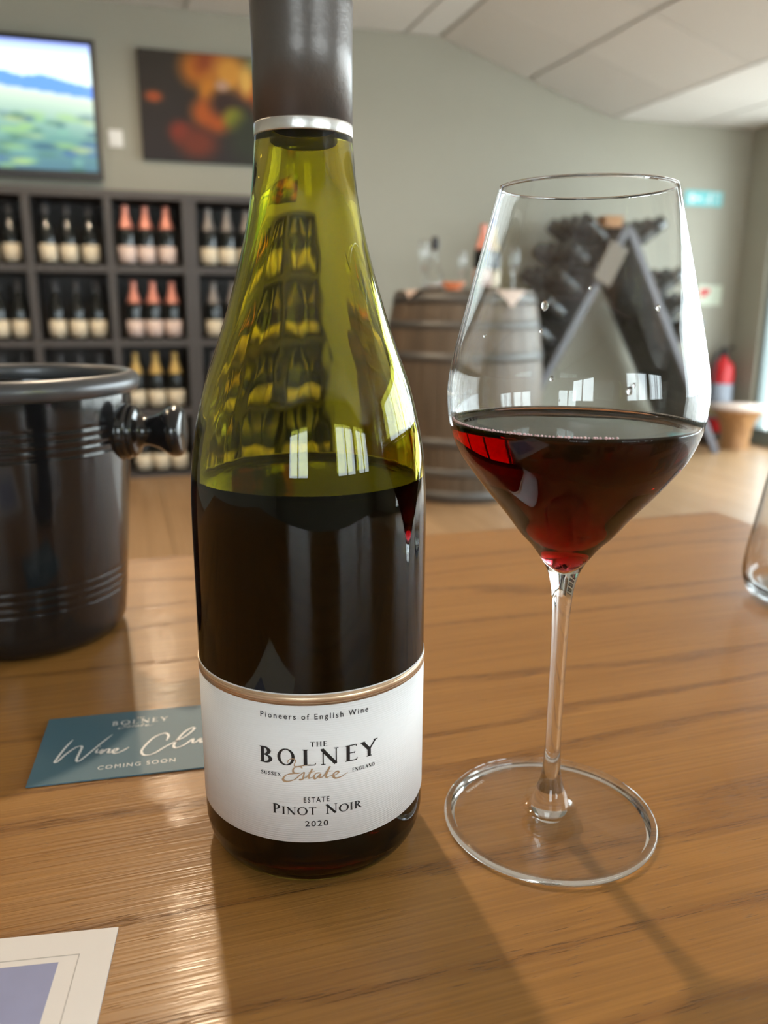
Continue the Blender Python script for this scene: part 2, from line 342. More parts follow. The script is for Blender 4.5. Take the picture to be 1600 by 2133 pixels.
# planks, running towards the back wall
unit = boxmesh('plank', -.5, .5, -.5, .5, -1, 0); unit.materials.append(M['plank'])
PW, PLN = 0.185, 1.35; x = XL; row = 0
while x < XR:
    x1 = min(x+PW, XR); y = YF-random.random()*PLN
    while y < WB:
        a, b = max(y, YF), min(y+PLN, WB)
        if b-a > .02: put('plank', unit, None, floor, ((x+x1)/2-floor.location.x, (a+b)/2-floor.location.y, .100), scale=(x1-x-.003, b-a-.003, .0115))
        y += PLN
    x = x1
# ceiling: backing sheet with laid-in panels
def quad(name, pts, mat, th=.03):
    v = [Vector(p) for p in pts]; n = (v[1]-v[0]).cross(v[3]-v[0]).normalized()
    if n.z < 0: n = -n
    vv = v+[p+n*th for p in v]; return mesh(name, vv, [(0, 1, 2, 3), (4, 5, 6, 7), (0, 1, 5, 4), (1, 2, 6, 5), (2, 3, 7, 6), (3, 0, 4, 7)])
v = []; f = []
prof = [(XL, ZH+.012), (XA, ZH+.012), (XB, ZL+.012), (XR, ZL+.012)]
for (px, pz) in prof: v += [(px, YF, pz), (px, WB, pz), (px, YF, pz+.05), (px, WB, pz+.05)]
for i in range(3):
    a, b = 4*i, 4*i+4; f += [(a, a+1, b+1, b), (a+2, b+2, b+3, a+3), (a, b, b+2, a+2), (a+1, a+3, b+3, b+1)]
f += [(0, 2, 3, 1), (12, 13, 15, 14)]
ceiling = tag(put('ceiling', mesh('ceiling', v, f), M['grid']), kind='structure')
tunit = boxmesh('ceiling_panel', -.5, .5, -.5, .5, 0, 1); tunit.materials.append(M['tile'])
strips = []
xs = [XA-.21-.61*k for k in range(8)]; edges = [XA]+[e for e in xs if e > XL]+[XL]
for a, b in zip(edges[1:], edges): strips.append(((a+b)/2, ZH, b-a, 0))
sl = math.hypot(XB-XA, ZH-ZL); ang = math.atan2(ZH-ZL, XB-XA)
for k in range(2):
    t = (k+.5)/2; strips.append((XA+(XB-XA)*t, ZH+(ZL-ZH)*t, sl/2, ang))
strips += [(XB+.31, ZL, .62, 0), ((XB+.62+XR)/2, ZL, XR-XB-.62, 0)]
for (cx_, cz, w_, an) in strips:
    y = WB
    while y > YF+.05:
        a = max(y-.61, YF); put('ceiling_panel', tunit, None, ceiling, (cx_, (a+y)/2, cz), (0, an, 0), (w_-.020, y-a-.008, .0118)); y = a
# glazing along the right wall
y = 4.645; widths = [.12]+[.98]*5; zb, zt = .055, ZL-.09; k = 1
for w_ in widths:
    y0 = max(y-w_-.06, YG)
    win = thing('window_%d' % k, None, None, (XR+.07, (y+y0)/2, zb)); win['kind'] = 'structure'; hy = (y-y0)/2; hz = zt-zb
    for (a, b, c, d) in ((-hy, -hy+.03, 0, hz), (hy-.03, hy, 0, hz), (-hy+.03, hy-.03, 0, .05), (-hy+.03, hy-.03, hz-.05, hz)):
        box('window_frame', -.035, .035, a, b, c, d, M['framegrey'], win)
    box('window_pane', -.006, .006, -hy+.03, hy-.03, .05, hz-.05, M['pane'], win)
    y = y0; k += 1
for (xa, xb) in FW:
    win = thing('window_%d' % k, None, None, ((xa+xb)/2, YF-.08, FZ0)); win['kind'] = 'structure'; h_ = (xb-xa)/2; hz = FZ1-FZ0; k += 1
    for (a, b, c, d) in ((-h_, -h_+.05, 0, hz), (h_-.05, h_, 0, hz), (-.025, .025, .05, hz-.05), (-h_+.05, h_-.05, 0, .05), (-h_+.05, h_-.05, hz-.05, hz)): box('window_frame', a, b, -.035, .035, c, d, M['framegrey'], win)
    for (a, b) in ((-h_+.05, -.025), (.025, h_-.05)): box('window_pane', a, b, -.006, .006, .05, hz-.05, M['pane'], win)
# recessed downlights
ring = lathe('trim_ring', [(.052, .002), (.052, -.006), (.040, -.008), (.036, .001)], 24, recalc=True); lens = lathe('lens', [(.0, -.001), (.036, -.001)], 24)
for (lx, ly, wh) in ((.075, 1.65, 'just beyond the oak table'), (-.95, 1.65, 'beyond the table on its bucket side'), (-.95, 3.35, 'over the floor before the television'), (.075, 3.35, 'over the floor before the grape canvas')):
    d = thing('recessed_downlight', 'warm round recessed downlight %s' % wh, 'downlight', (lx, ly, ZH-.002), group='recessed ceiling downlights')
    put('trim_ring', ring, M['white'], d); put('lens', lens.copy(), M['lamp_dim' if lx < 0 else 'lamp'], d)

# ------------------------------------------------------------------ table
tb = thing('table', 'oak table with oiled grain carrying the wine bottle, glass and cards', 'table', (-.18, .20, 0))
put('table_top', boxmesh('table_top', -.72, .726, -.50, .447, T-.032, T, .0025), M['table'], tb)
for (a, b) in ((-.66, -.44), (.66, -.44), (-.66, .39), (.66, .39)):
    put('leg', lathe('leg', [(.0, 0), (.018, 0), (.028, T-.032), (0, T-.032)], 16, recalc=True), M['table'], tb, (a, b, 0))
for s in (-.44, .39): box('apron', -.63, .63, s-.011, s+.011, T-.10, T-.032, M['table'], tb)

# ------------------------------------------------------------------ lettering
class Pen:
    """flat letters gathered as small quads in 2D"""
    def __init__(s): s.v, s.f = [], []
    def q(s, a, b, c, d): i = len(s.v); s.v += [a, b, c, d]; s.f.append((i, i+1, i+2, i+3))
    def line(s, x0, y0, x1, y1, w0, w1=None, n=3):
        w1 = w0 if w1 is None else w1; L = math.hypot(x1-x0, y1-y0) or 1; nx, ny = -(y1-y0)/L, (x1-x0)/L
        for k in range(n):
            t, u = k/n, (k+1)/n; wa, wb = (w0+(w1-w0)*t)/2, (w0+(w1-w0)*u)/2
            ax, ay, bx, by = x0+(x1-x0)*t, y0+(y1-y0)*t, x0+(x1-x0)*u, y0+(y1-y0)*u
            s.q((ax+nx*wa, ay+ny*wa), (ax-nx*wa, ay-ny*wa), (bx-nx*wb, by-ny*wb), (bx+nx*wb, by+ny*wb))
    def arc(s, cx, cy_, rx, ry, a0, a1, wt, wn, n=18):
        for k in range(n):
            pts = []
            for a in (a0+(a1-a0)*k/n, a0+(a1-a0)*(k+1)/n):
                a = math.radians(a); w = (wn+(wt*1.12-wn)*abs(math.cos(a))**1.2)/2
                pts.append(((cx+(rx+w)*math.cos(a), cy_+(ry+min(w, wn))*math.sin(a)), (cx+(rx-w)*math.cos(a), cy_+(ry-min(w, wn))*math.sin(a))))
            s.q(pts[0][0], pts[0][1], pts[1][1], pts[1][0])
    def brush(s, pts, wt, wn, nib=40, n=6, taper=True):
        P_ = catmull(pts, n); L = []
        for i, p in enumerate(P_):
            a, b = P_[max(i-1, 0)], P_[min(i+1, len(P_)-1)]; dx, dy = b[0]-a[0], b[1]-a[1]; l = math.hypot(dx, dy) or 1
            an = math.degrees(math.atan2(dy, dx)); w = wn+(wt-wn)*abs(math.sin(math.radians(an-nib)))
            if taper: e = min(i, len(P_)-1-i)/4; w *= min(1, .35+.65*e)
            L.append((p, (-dy/l*w/2, dx/l*w/2)))
        for (p, o), (p2, o2) in zip(L, L[1:]):
            s.q((p[0]+o[0], p[1]+o[1]), (p[0]-o[0], p[1]-o[1]), (p2[0]-o2[0], p2[1]-o2[1]), (p2[0]+o2[0], p2[1]+o2[1]))
TK, TN, SF = .165, .060, .050
def g_ser(p, x, y, w=.26): p.line(x-w/2, y+(SF/2 if y < .5 else -SF/2), x+w/2, y+(SF/2 if y < .5 else -SF/2), SF)
def g_stem(p, x, w=TK, ser=3, y0=0, y1=1):
    p.line(x, y0, x, y1, w)
    if ser & 1: g_ser(p, x, y0)
    if ser & 2: g_ser(p, x, y1)
def g_arm(p, x0, x1, y, tick):
    p.line(x0, y, x1, y, TN); p.line(x1-.012, y-(.06 if tick == 0 else 0)+(-.11 if tick < 0 else 0), x1+.012, y+(.06 if tick == 0 else 0)+(.13 if tick > 0 else 0), .045)
def glyph(ch, p):
    if ch == 'B': g_stem(p, .15); p.arc(.2, .745, .26, .23, -90, 90, TK, TN); p.arc(.2, .27, .33, .245, -90, 90, TK, TN); p.line(.1, .975, .22, .975, TN); p.line(.1, .508, .22, .508, TN); p.line(.1, .025, .22, .025, TN); return .66
    if ch == 'O': p.arc(.46, .5, .40, .49, 0, 360, TK, TN, 36); return .92
    if ch == 'L': g_stem(p, .15); g_arm(p, .1, .60, .025, 1); return .66
    if ch == 'N': p.line(.14, 0, .14, 1, .06); g_ser(p, .14, 0, .22); p.line(.08, .985, .76, .02, TK+.02); p.line(.78, 0, .78, 1, .06); g_ser(p, .78, 1, .22); p.line(.02, .98, .16, .98, SF); return .90
    if ch == 'E': g_stem(p, .15); g_arm(p, .1, .54, .975, -1); g_arm(p, .1, .46, .51, 0); g_arm(p, .1, .57, .025, 1); return .62
    if ch == 'Y': p.line(.07, .98, .40, .46, TK); p.line(.72, .98, .42, .46, TN+.02); p.line(.40, .5, .40, 0, TK); g_ser(p, .40, 0); g_ser(p, .09, 1, .24); g_ser(p, .72, 1, .22); return .80
    if ch == 'T': p.line(.36, 0, .36, 1, TK); g_ser(p, .36, 0); p.line(.03, .975, .69, .975, TN); p.line(.045, .98, .035, .84, .045); p.line(.675, .98, .685, .84, .045); return .72
    if ch == 'H': g_stem(p, .15); g_stem(p, .69); p.line(.15, .51, .69, .51, TN); return .84
    if ch == 'S': p.brush([(.47, .80), (.42, .93), (.28, .98), (.12, .90), (.10, .74), (.24, .58), (.42, .42), (.48, .26), (.38, .07), (.22, .02), (.09, .08), (.05, .24)], TK+.02, TN, 20, 5, False); return .56
    if ch == 'U': p.line(.15, 1, .15, .32, TK); g_ser(p, .15, 1); p.line(.66, 1, .66, .32, .06); g_ser(p, .66, 1, .22); p.arc(.405, .33, .255, .31, 180, 360, .10, TN); return .80
    if ch == 'X': p.line(.08, .98, .62, .02, TK); p.line(.62, .98, .08, .02, TN); g_ser(p, .08, 0, .22); g_ser(p, .62, 0, .24); g_ser(p, .08, 1, .24); g_ser(p, .62, 1, .22); return .72
    if ch == 'G': p.arc(.46, .5, .40, .49, 50, 320, TK, TN, 28); p.line(.74, .12, .74, .44, TK); g_ser(p, .74, .46, .24); p.line(.70, .88, .72, .72, .045); return .90
    if ch == 'A': p.line(.08, 0, .38, 1, TN+.015); p.line(.38, 1, .70, 0, TK); p.line(.2, .36, .58, .36, TN); g_ser(p, .08, 0, .2); g_ser(p, .70, 0, .24); return .80
    if ch == 'D': g_stem(p, .15); p.arc(.2, .5, .50, .475, -90, 90, TK, TN, 24); p.line(.1, .975, .22, .975, TN); p.line(.1, .025, .22, .025, TN); return .82
    if ch == 'P': g_stem(p, .15); p.arc(.2, .72, .30, .255, -90, 90, TK, TN); p.line(.1, .975, .22, .975, TN); p.line(.1, .465, .22, .465, TN); return .60
    if ch == 'I': g_stem(p, .15); return .32
    if ch == 'R': g_stem(p, .15); p.arc(.2, .74, .28, .235, -90, 90, TK, TN); p.line(.1, .975, .22, .975, TN); p.line(.1, .505, .22, .505, TN); p.line(.30, .50, .68, .02, TK-.01); g_ser(p, .68, 0, .14); return .70
    return .45
def serif(text, x0, x1, y, cap, track=.12, small=1.0, bold=1.0):
    """serif capitals fitted between x0 and x1 on baseline y; lower-case letters become small capitals"""
    global TK, TN, SF
    keep = (TK, TN, SF); TK, TN, SF = TK*bold, TN*bold**1.6, SF*bold**1.4
    out = Pen(); cur = 0; parts = []
    for ch in text:
        k = small if ch.islower() else 1.0; p = Pen(); w = glyph(ch.upper(), p); parts.append((p, cur, k)); cur += (w+track)*k
    TK, TN, SF = keep
    cur -= track; sx = (x1-x0)/cur
    for p, c, k in parts:
        i = len(out.v); out.v += [(x0+(c+vx*k)*sx, y+vy*k*cap) for vx, vy in p.v]; out.f += [tuple(j+i for j in q) for q in p.f]
    return out
def sans(text, x0, x1, y, cap, spacing=1.0, heavy=0.0):
    cu = bpy.data.curves.new('letters', 'FONT'); cu.body = text; cu.space_character = spacing; cu.resolution_u = 4; cu.offset = heavy
    o = bpy.data.objects.new('letters', cu); C.objects.link(o); dg = bpy.context.evaluated_depsgraph_get()
    me = bpy.data.meshes.new_from_object(o.evaluated_get(dg)); C.objects.unlink(o); bpy.data.objects.remove(o)
    xs_ = [v.co.x for v in me.vertices]; a, b = min(xs_), max(xs_)
    hcap = 0.695                                    # capital height of the built-in face
    p = Pen(); p.v = [(x0+(v.co.x-a)/(b-a)*(x1-x0), y+v.co.y/hcap*cap) for v in me.vertices]; p.f = [tuple(q.vertices) for q in me.polygons]
    bpy.data.meshes.remove(me); bpy.data.curves.remove(cu); return p

# ------------------------------------------------------------------ wine bottle
BX, BY = .0589, .2728; BA = math.radians(-102.18)          # bottle axis and the way its label faces
bottle = thing('wine_bottle', 'tall green glass bottle of red wine with white label and grey screw cap', 'bottle', (BX, BY, T))
out_p = [(.0300, .0004), (.0335, .0009), (.0370, .0032), (.0393, .0072), (.0403, .0122), (.0405, .0180), (.0405, .060), (.0405, .105), (.0405, .118), (.0404, .1300), (.0399, .1385), (.0390, .1470), (.0371, .1570), (.0343, .1680), (.0306, .1784), (.0270, .1887), (.0238, .1990), (.0210, .2090), (.0186, .2190), (.0168, .2290), (.0157, .2400), (.0149, .2500), (.0146, .2700), (.0142, .3020)]
out_s = catmull(out_p, 3)
def wall_t(z): return .0030 if z < .14 else .0026
inn_p = [(.0095, .3020), (.0097, .2700), (.0103, .2500), (.0116, .2400), (.0140, .2290), (.0160, .2190), (.0184, .2090), (.0212, .1990), (.0244, .1887), (.0280, .1784), (.0317, .1680), (.0345, .1570), (.0363, .1470), (.0372, .1385), (.0377, .1300), (.0379, .118), (.0379, .060), (.0379, .018), (.0374, .0105), (.0352, .0062), (.0312, .0048), (.0285, .0050), (.0215, .0068), (.0120, .0092), (0, .0100)]
punt = [(0, .0065), (.0110, .0058), (.0200, .0038), (.0262, .0014), (.0285, .0007), (.0300, .0004)]
WZ = .1358
def liquid(inner, zc):
    '''split an inner-wall profile (top to bottom) at the contact height zc: glass above, wine side below'''
    up, lo = [], []
    for a, b in zip(inner, inner[1:]+[None]):
        (up if a[1] > zc else lo).append(a)
        if b and a[1] > zc >= b[1]:
            t = (a[1]-zc)/(a[1]-b[1]); c = (a[0]+(b[0]-a[0])*t, zc); up.append(c); lo.append(c)
    return up, lo
def wine_mesh(lo, z0, n, kind='wine'):
    '''closed wine body: side surface touches the glass, top has a small meniscus'''
    rc, zc = lo[0]; h = zc-z0; top = [(0, z0), (rc*.6, z0), (rc-.0045, z0), (rc-.0032, z0+h*.05), (rc-.0022, z0+h*.15), (rc-.0013, z0+h*.34), (rc-.0006, z0+h*.62), (rc, zc)]
    v_, f_ = lathe_data(top[:-1]+lo, n); me = mesh('wine', v_, f_, True, True)
    me.materials.append(M[kind]); me.materials.append(M[kind+'side'])
    for p_ in me.polygons:
        zc_ = [v_[q][2] for q in p_.vertices]; p_.material_index = 0 if min(zc_) >= z0-1e-7 else 1
    return me
up, lo = liquid(catmull(inn_p, 3), WZ+.0022)
put('glass_body', lathe('glass_body', punt[:-1]+out_s+up, 128), M['green'], bottle)
tag(put('wine', wine_mesh(lo, WZ, 128, 'wine2'), None, bottle), 'dark red wine filling the bottle to its shoulder')
# screw cap
cap = put('screw_cap', lathe('screw_cap', [(.0150, .2480), (.01535, .2480), (.0154, .2700), (.0156, .2800), (.0157, .2822), (.0154, .2836), (.0149, .2842), (.0149, .2850), (.0154, .2856), (.0156, .2870), (.0156, .3030), (.0150, .3045), (0, .3047), (0, .3035), (.0148, .3030), (.0148, .2480)], 64, recalc=True), M['cap'], bottle)
put('silver_ring', lathe('silver_ring', [(.0148, .2446), (.01535, .2446), (.01545, .2449), (.01545, .2479), (.01535, .2482), (.0148, .2482)], 64, recalc=True), M['silver'], cap)
kn = [(.01575+(.00018 if k % 2 else 0), .2905) for k in range(2)]
def cylsheet(name, R, a0, a1, z0, z1, mat, parent, n=72, th=.00012):
    vs_ = []; fs = []
    for k in range(n+1):
        a = a0+(a1-a0)*k/n
        for (r, z) in ((R+th, z0), (R+th, z1), (R, z0), (R, z1)): vs_.append((r*math.cos(a), r*math.sin(a), z))
    for k in range(n):
        i = 4*k; fs += [(i, i+4, i+5, i+1), (i+2, i+3, i+7, i+6), (i+1, i+5, i+7, i+3), (i, i+2, i+6, i+4)]
    fs += [(0, 1, 3, 2), (4*n, 4*n+2, 4*n+3, 4*n+1)]
    me = mesh(name, vs_, fs); o = put(name, me, mat, parent)
    for i_, pl in enumerate(me.polygons): pl.use_smooth = pl.area > 1e-6
    return o
RL = .04052
label = cylsheet('label', RL, BA-2.05, BA+2.05, .0207, .0745, M['label'], bottle); tag(label, 'white laid-paper wine label')
cylsheet('gold_band', RL+.00014, BA-2.05, BA+2.05, .0705, .0741, M['gold'], label)
for zz in (.0712, .0722, .0732): cylsheet('band_line', RL+.0003, BA-2.05, BA+2.05, zz, zz+.00022, M['dull_gold'], label, th=.00005)
def on_label(name, pen, mat, parent=label, lift=.00022):
    R = RL+lift; vs_ = [(R*math.cos(BA+s/1000/RL), R*math.sin(BA+s/1000/RL), z/1000) for s, z in pen.v]
    return put(name, mesh(name, vs_, pen.f, recalc=False), mat, parent)
on_label('slogan_lettering', sans('Pioneers of English Wine', -17.5, 18.3, 65.7, 1.95, 1.35, .012), M['ink'])
on_label('article_lettering', serif('THE', -1.3, 4.2, 56.0, 1.75, .2, bold=1.2), M['ink'])
bn = Pen()
for ch, a, b in (('B', -18.3, -13.5), ('O', -11.9, -6.5), ('L', -3.9, .7), ('N', 1.9, 7.9), ('E', 10.0, 14.5), ('Y', 15.6, 21.7)):
    g = serif(ch, a, b, 49.3, 5.75); i = len(bn.v); bn.v += g.v; bn.f += [tuple(j+i for j in q) for q in g.f]
on_label('name_lettering', bn, M['ink'])
on_label('county_lettering', serif('SUSSEX', -17.9, -11.1, 45.0, 1.25, .22, bold=1.35), M['ink'])
on_label('country_lettering', serif('ENGLAND', 12.5, 20.8, 45.25, 1.25, .2, bold=1.35), M['ink'])
on_label('line_lettering', sans('ESTATE', -3.7, 4.7, 35.8, 1.85, 1.3, .012), M['ink'])
on_label('grape_lettering', serif('Pinot Noir', -14.2, 15.5, 31.15, 3.5, .13, .80), M['ink'])
on_label('year_lettering', sans('2020', -3.4, 4.2, 26.85, 2.0, 1.25, .012), M['ink'])
es = Pen()
for L, w in (([(-8.55, 50.0), (-8.4, 51.1), (-7.0, 51.8), (-6.0, 51.1), (-6.5, 49.6), (-6.0, 49.0), (-3.4, 49.35), (-1.3, 49.75)], .28),
             ([(-3.9, 48.4), (-4.7, 49.0), (-6.6, 48.4), (-6.9, 46.95), (-5.8, 46.5), (-4.5, 46.7)], .55), ([(-5.2, 46.6), (-8.8, 45.9), (-10.3, 44.2), (-9.3, 43.35), (-6.7, 44.1), (-4.8, 45.8), (-3.5, 46.9)], .75),
             ([(-4.8, 45.8), (-3.45, 46.95), (-3.6, 45.5), (-4.0, 44.45), (-5.0, 44.3), (-4.2, 44.2), (-2.5, 45.2)], .5), ([(-3.0, 44.7), (-1.6, 46.4), (-.7, 48.2), (-1.9, 45.5), (-1.6, 44.75), (-.6, 45.3)], .6), ([(-2.0, 46.9), (0.1, 47.1)], .35),
             ([(1.9, 46.6), (.5, 46.4), (-.3, 45.2), (.4, 44.5), (1.9, 46.2), (1.5, 44.9), (2.5, 44.9)], .6), ([(2.4, 44.8), (3.8, 46.5), (5.0, 48.6), (3.7, 45.5), (4.0, 44.7), (5.1, 45.2)], .6), ([(3.5, 46.8), (5.9, 46.9)], .35),
             ([(5.2, 45.1), (6.6, 45.2), (7.7, 45.8), (7.5, 46.4), (6.5, 46.1), (6.0, 44.9), (6.9, 44.0), (9.0, 44.4), (11.0, 45.5)], .6)): es.brush(L, w*1.25, .2, 30)
on_label('script_lettering', es, M['dull_gold'], lift=.0003)

# ------------------------------------------------------------------ wine glass
GX, GY = .1466, .2490
glass = thing('wine_glass', 'long-stemmed clear wine glass holding a pour of red wine', 'wine glass', (GX, GY, T))
bo = [(.0060, .1020), (.0079, .1055), (.0122, .1114), (.0166, .1161), (.0220, .1232), (.0281, .1304), (.0343, .1383), (.0389, .1450), (.0424, .1545), (.0434, .1640), (.0431, .1700), (.0418, .1772), (.0391, .1885), (.0350, .2051), (.0305, .2225), (.02835, .2306), (.0282, .2312)]
bi = [(.0277, .2312), (.0275, .2304), (.0297, .2225), (.0341, .2051), (.0382, .1885), (.0409, .1772), (.0422, .1700), (.0425, .1640), (.0415, .1547), (.0380, .1455), (.0333, .1388), (.0270, .1308), (.0208, .1240), (.0148, .1169), (.0098, .1115), (.0052, .1065), (.0022, .1032), (0, .1020)]
st = [(.0073, .0070), (.0062, .0110), (.0046, .0155), (.0036, .0200), (.0031, .0270), (.00285, .0343), (.00285, .0562), (.0030, .0774), (.0036, .0910), (.0046, .0976), (.0060, .1020)]
ft = [(0, .0016), (.010, .0012), (.030, .0004), (.0385, .0002), (.0400, .0004), (.0407, .0014), (.0405, .0025), (.0396, .0030), (.0380, .0031), (.0300, .0033), (.0200, .0042), (.0120, .0054), (.0090, .0061), (.0073, .0070)]
foot_me = lathe('foot', catmull(ft, 3), 96); foot_me.materials.append(M['glass']); foot_me.materials.append(M['thin'])
for p_ in foot_me.polygons: p_.material_index = 1 if .0105 < math.hypot(*p_.center.xy) < .0370 or p_.center.z < .0014 and math.hypot(*p_.center.xy) < .0370 else 0
put('foot', foot_me, None, glass)
put('stem', lathe('stem', catmull(st, 4), 96), M['glass'], glass)
GZ = .1538; up, lo = liquid(catmull(bi, 4), GZ+.0022); rg = lo[0][0]
bowl_me = lathe('bowl', catmull(bo, 4)+up, 128); bowl_me.materials.append(M['glass']); bowl_me.materials.append(M['thin'])
for p_ in bowl_me.polygons: p_.material_index = 1 if GZ+.001 < p_.center.z < .2302 else 0
put('bowl', bowl_me, None, glass)
tag(put('wine', wine_mesh(lo, GZ, 128), None, glass), 'ruby red wine with a ring of bubbles')
# ring of fine bubbles along the near edge of the pour
bm = bmesh.new()
for k in range(64):
    a = math.radians(-203+k*1.6+random.uniform(-.4, .4)); rr = random.uniform(.00036, .00058)
    bmesh.ops.create_icosphere(bm, subdivisions=2, radius=rr, matrix=Matrix.Translation(((rg-.00055)*math.cos(a), (rg-.00055)*math.sin(a), GZ+.0023)))
me = bpy.data.meshes.new('bubbles'); bm.to_mesh(me); bm.free(); me.polygons.foreach_set('use_smooth', [True]*len(me.polygons))
tag(put('bubbles', me, P('wine_foam', (.78, .50, .52), .12), glass), 'ring of tiny bubbles', kind='stuff')
# a few water drops clinging to the outside of the bowl
dm = bmesh.new(); bmesh.ops.create_icosphere(dm, subdivisions=3, radius=1.0); dme = bpy.data.meshes.new('water_drop'); dm.to_mesh(dme); dm.free(); dme.polygons.foreach_set('use_smooth', [True]*len(dme.polygons)); dme.materials.append(M['glass'])
DROPS = [(-136.0, .1941, .00105), (-84.5, .1935, .00075), (-136.1, .1868, .0005), (-99.4, .1702, .0009), (-97.5, .1718, .0005), (-129.6, .1733, .0006), (-165.6, .1849, .0005), (-116.4, .1991, .0004)]
def bowl_r(z):
    P_ = sorted((b_[1], b_[0]) for b_ in bo)
    for (z0, r0), (z1, r1) in zip(P_, P_[1:]):
        if z0 <= z <= z1: return r0+(r1-r0)*(z-z0)/(z1-z0)
for (dg_, z, sz) in DROPS:
    a = math.radians(dg_); r = bowl_r(z); put('water_drop', dme, None, glass, (r*math.cos(a), r*math.sin(a), z), (0, 0, a), (sz*.45, sz, sz*1.5))
def flat_text(name, pen, mat, parent, ox, oy, ang, z, sc_=.001, flip=False):
    ca, sa = math.cos(ang), math.sin(ang)
    vs_ = [(ox+(x*ca-y*sa)*sc_, oy+(x*sa+y*ca)*sc_, z) for x, y in pen.v]
    return put(name, mesh(name, vs_, pen.f, recalc=False), mat, parent)
flat_text('etched_lettering', sans('LEHMANN', -5.5, 5.5, 0, 1.3, 1.3), M['etch'], glass, -.0215, .0235, math.radians(30+180), .0038)

# ------------------------------------------------------------------ cards on the table
ca = math.atan2(-.0845, .9964)
card = thing('business_card', 'small teal card with white script lying behind the wine bottle', 'card', (-.0453, .3877, T), ca)
put('card_stock', boxmesh('card_stock', 0, .0855, -.058, 0, .0002, .0008), M['teal'], card)
wc = Pen()
for L in ([(13.8, -22.6), (11.4, -29.2), (9.3, -37.3), (8.7, -40.8), (9.8, -40.6), (12.6, -34.7), (16.2, -29.7), (18.5, -29.7), (18.2, -34.5), (17.6, -40.4), (18.7, -42.2), (21.4, -38.0), (26.1, -29.4), (30.9, -21.4)],
          [(25.7, -33.0), (25.3, -36.0), (26.6, -36.3), (27.8, -34.1), (27.4, -37.6), (29.5, -34.5), (30.9, -34.8), (30.4, -37.1), (31.7, -37.5), (33.9, -36.4), (34.2, -34.7), (32.9, -35.2), (32.3, -37.0), (33.6, -38.7), (36.4, -37.4), (39.2, -34.4)], [(26.3, -31.2), (26.6, -31.6)],
          [(55.4, -32.2), (56.2, -27.8), (54.4, -25.1), (49.8, -28.0), (45.8, -35.6), (44.9, -40.2), (46.7, -43.2), (50.4, -42.3), (55.1, -37.5), (59.8, -33.6), (64.2, -29.5), (67.7, -24.0), (66.7, -22.5), (63.2, -26.2), (59.8, -33.6), (58.7, -37.8), (59.9, -39.6), (63.3, -37.8), (67.2, -33.2), (67.0, -36.2), (68.4, -36.4), (70.7, -33.4), (70.4, -36.6), (71.6, -36.4), (75.0, -28.5), (76.2, -23.8), (75.0, -24.5), (73.2, -33.0), (73.0, -36.2), (75.0, -36.4), (76.2, -34.2), (74.6, -33.6), (78.0, -33.4)]):
    wc.brush(L, 1.15, .55, 20)
flat_text('script_lettering', wc, M['whiteink'], card, 0, 0, 0, .00095)
flat_text('notice_lettering', sans('COMING SOON', 27.4, 59.7, -51.0, 3.0, 1.25), M['whiteink'], card, 0, 0, 0, .0009)
flat_text('name_lettering', serif('BOLNEY', 29.8, 55.4, -12.8, 4.0, .25), M['whiteink'], card, 0, 0, 0, .0009)
sm = serif('THE', 40.8, 44.6, -8.0, 1.3, .2); flat_text('article_lettering', sm, M['whiteink'], card, 0, 0, 0, .0009)
es2 = Pen(); es2.v = [(41+(x-0.3)*.75, -16.0+(y-44.5)*.62) for x, y in es.v]; es2.f = es.f
flat_text('flourish_lettering', es2, M['whiteink'], card, 0, 0, 0, .00095)
pa = math.radians(-9.0)
pc = thing('printed_sheet', 'white card with thin inner border around a lilac blue picture', 'card', (-.0137, .2365, T), pa)
put('card_stock', boxmesh('card_stock', -.105, 0, -.148, 0, .0002, .0009), M['paper'], pc)
put('picture_print', boxmesh('picture_print', -.0895, -.0155, -.085, -.0125, .0009, .00096), M['lilac'], pc)
for (a, b, c, d) in ((-.0955, -.0098, -.0102, -.0099), (-.0101, -.0098, -.138, -.0102), (-.0955, -.0952, -.138, -.0102), (-.0955, -.0098, -.1383, -.138)): put('border_line', boxmesh('border_line', a, b, c, d, .0009, .00096), M['hairline'], pc)

# ------------------------------------------------------------------ ice bucket
KX, KY = -.0647, .5157
bucket = thing('ice_bucket', 'black glossy ice bucket with satin grey rim and knob handles', 'bucket', (KX, KY, T))
def br(z): return .0553+(.0682-.0553)*min(1, max(0, z/.140))**.85
bp_ = [(0, .001), (.048, .001), (.0525, .0016), (.0545, .0045)]
zz = .008
while zz < .146:
    groove = 0
    for base in (.029, .1155):
        for k in range(4):
            d = abs(zz-(base+k*.0046)); groove = max(groove, .00045*max(0, 1-d/.0010))
    bp_.append((br(zz)-groove, zz)); zz += .0010 if (.026 < zz < .046 or .112 < zz < .133) else .006
bp_ += [(br(.146), .146), (br(.146)-.003, .150), (br(.146)-.004, .146), (.052, .008), (.05, .005), (0, .005)]
put('pail', lathe('pail', bp_, 96), M['black'], bucket)
rp_ = [(.0655, .1455), (.0690, .1448), (.0722, .1462), (.0736, .1492), (.0733, .1525), (.0712, .1552), (.0680, .1563), (.0655, .1553), (.0640, .1530), (.0640, .1480), (.0655, .1455)]
put('rim', lathe('rim', catmull(rp_, 3), 96, recalc=True), M['rim'], bucket)
kp = [(0, -.002), (.0160, -.002), (.0165, .001), (.0160, .0035), (.0148, .0045), (.0150, .0060), (.0142, .0080), (.0110, .0092), (.0090, .0105), (.0082, .0140), (.0090, .0180), (.0108, .0220), (.0132, .0255), (.0146, .0288), (.0147, .0316), (.0136, .0340), (.0100, .0352), (0, .0356)]
kme = lathe('knob', catmull(kp, 3), 48)
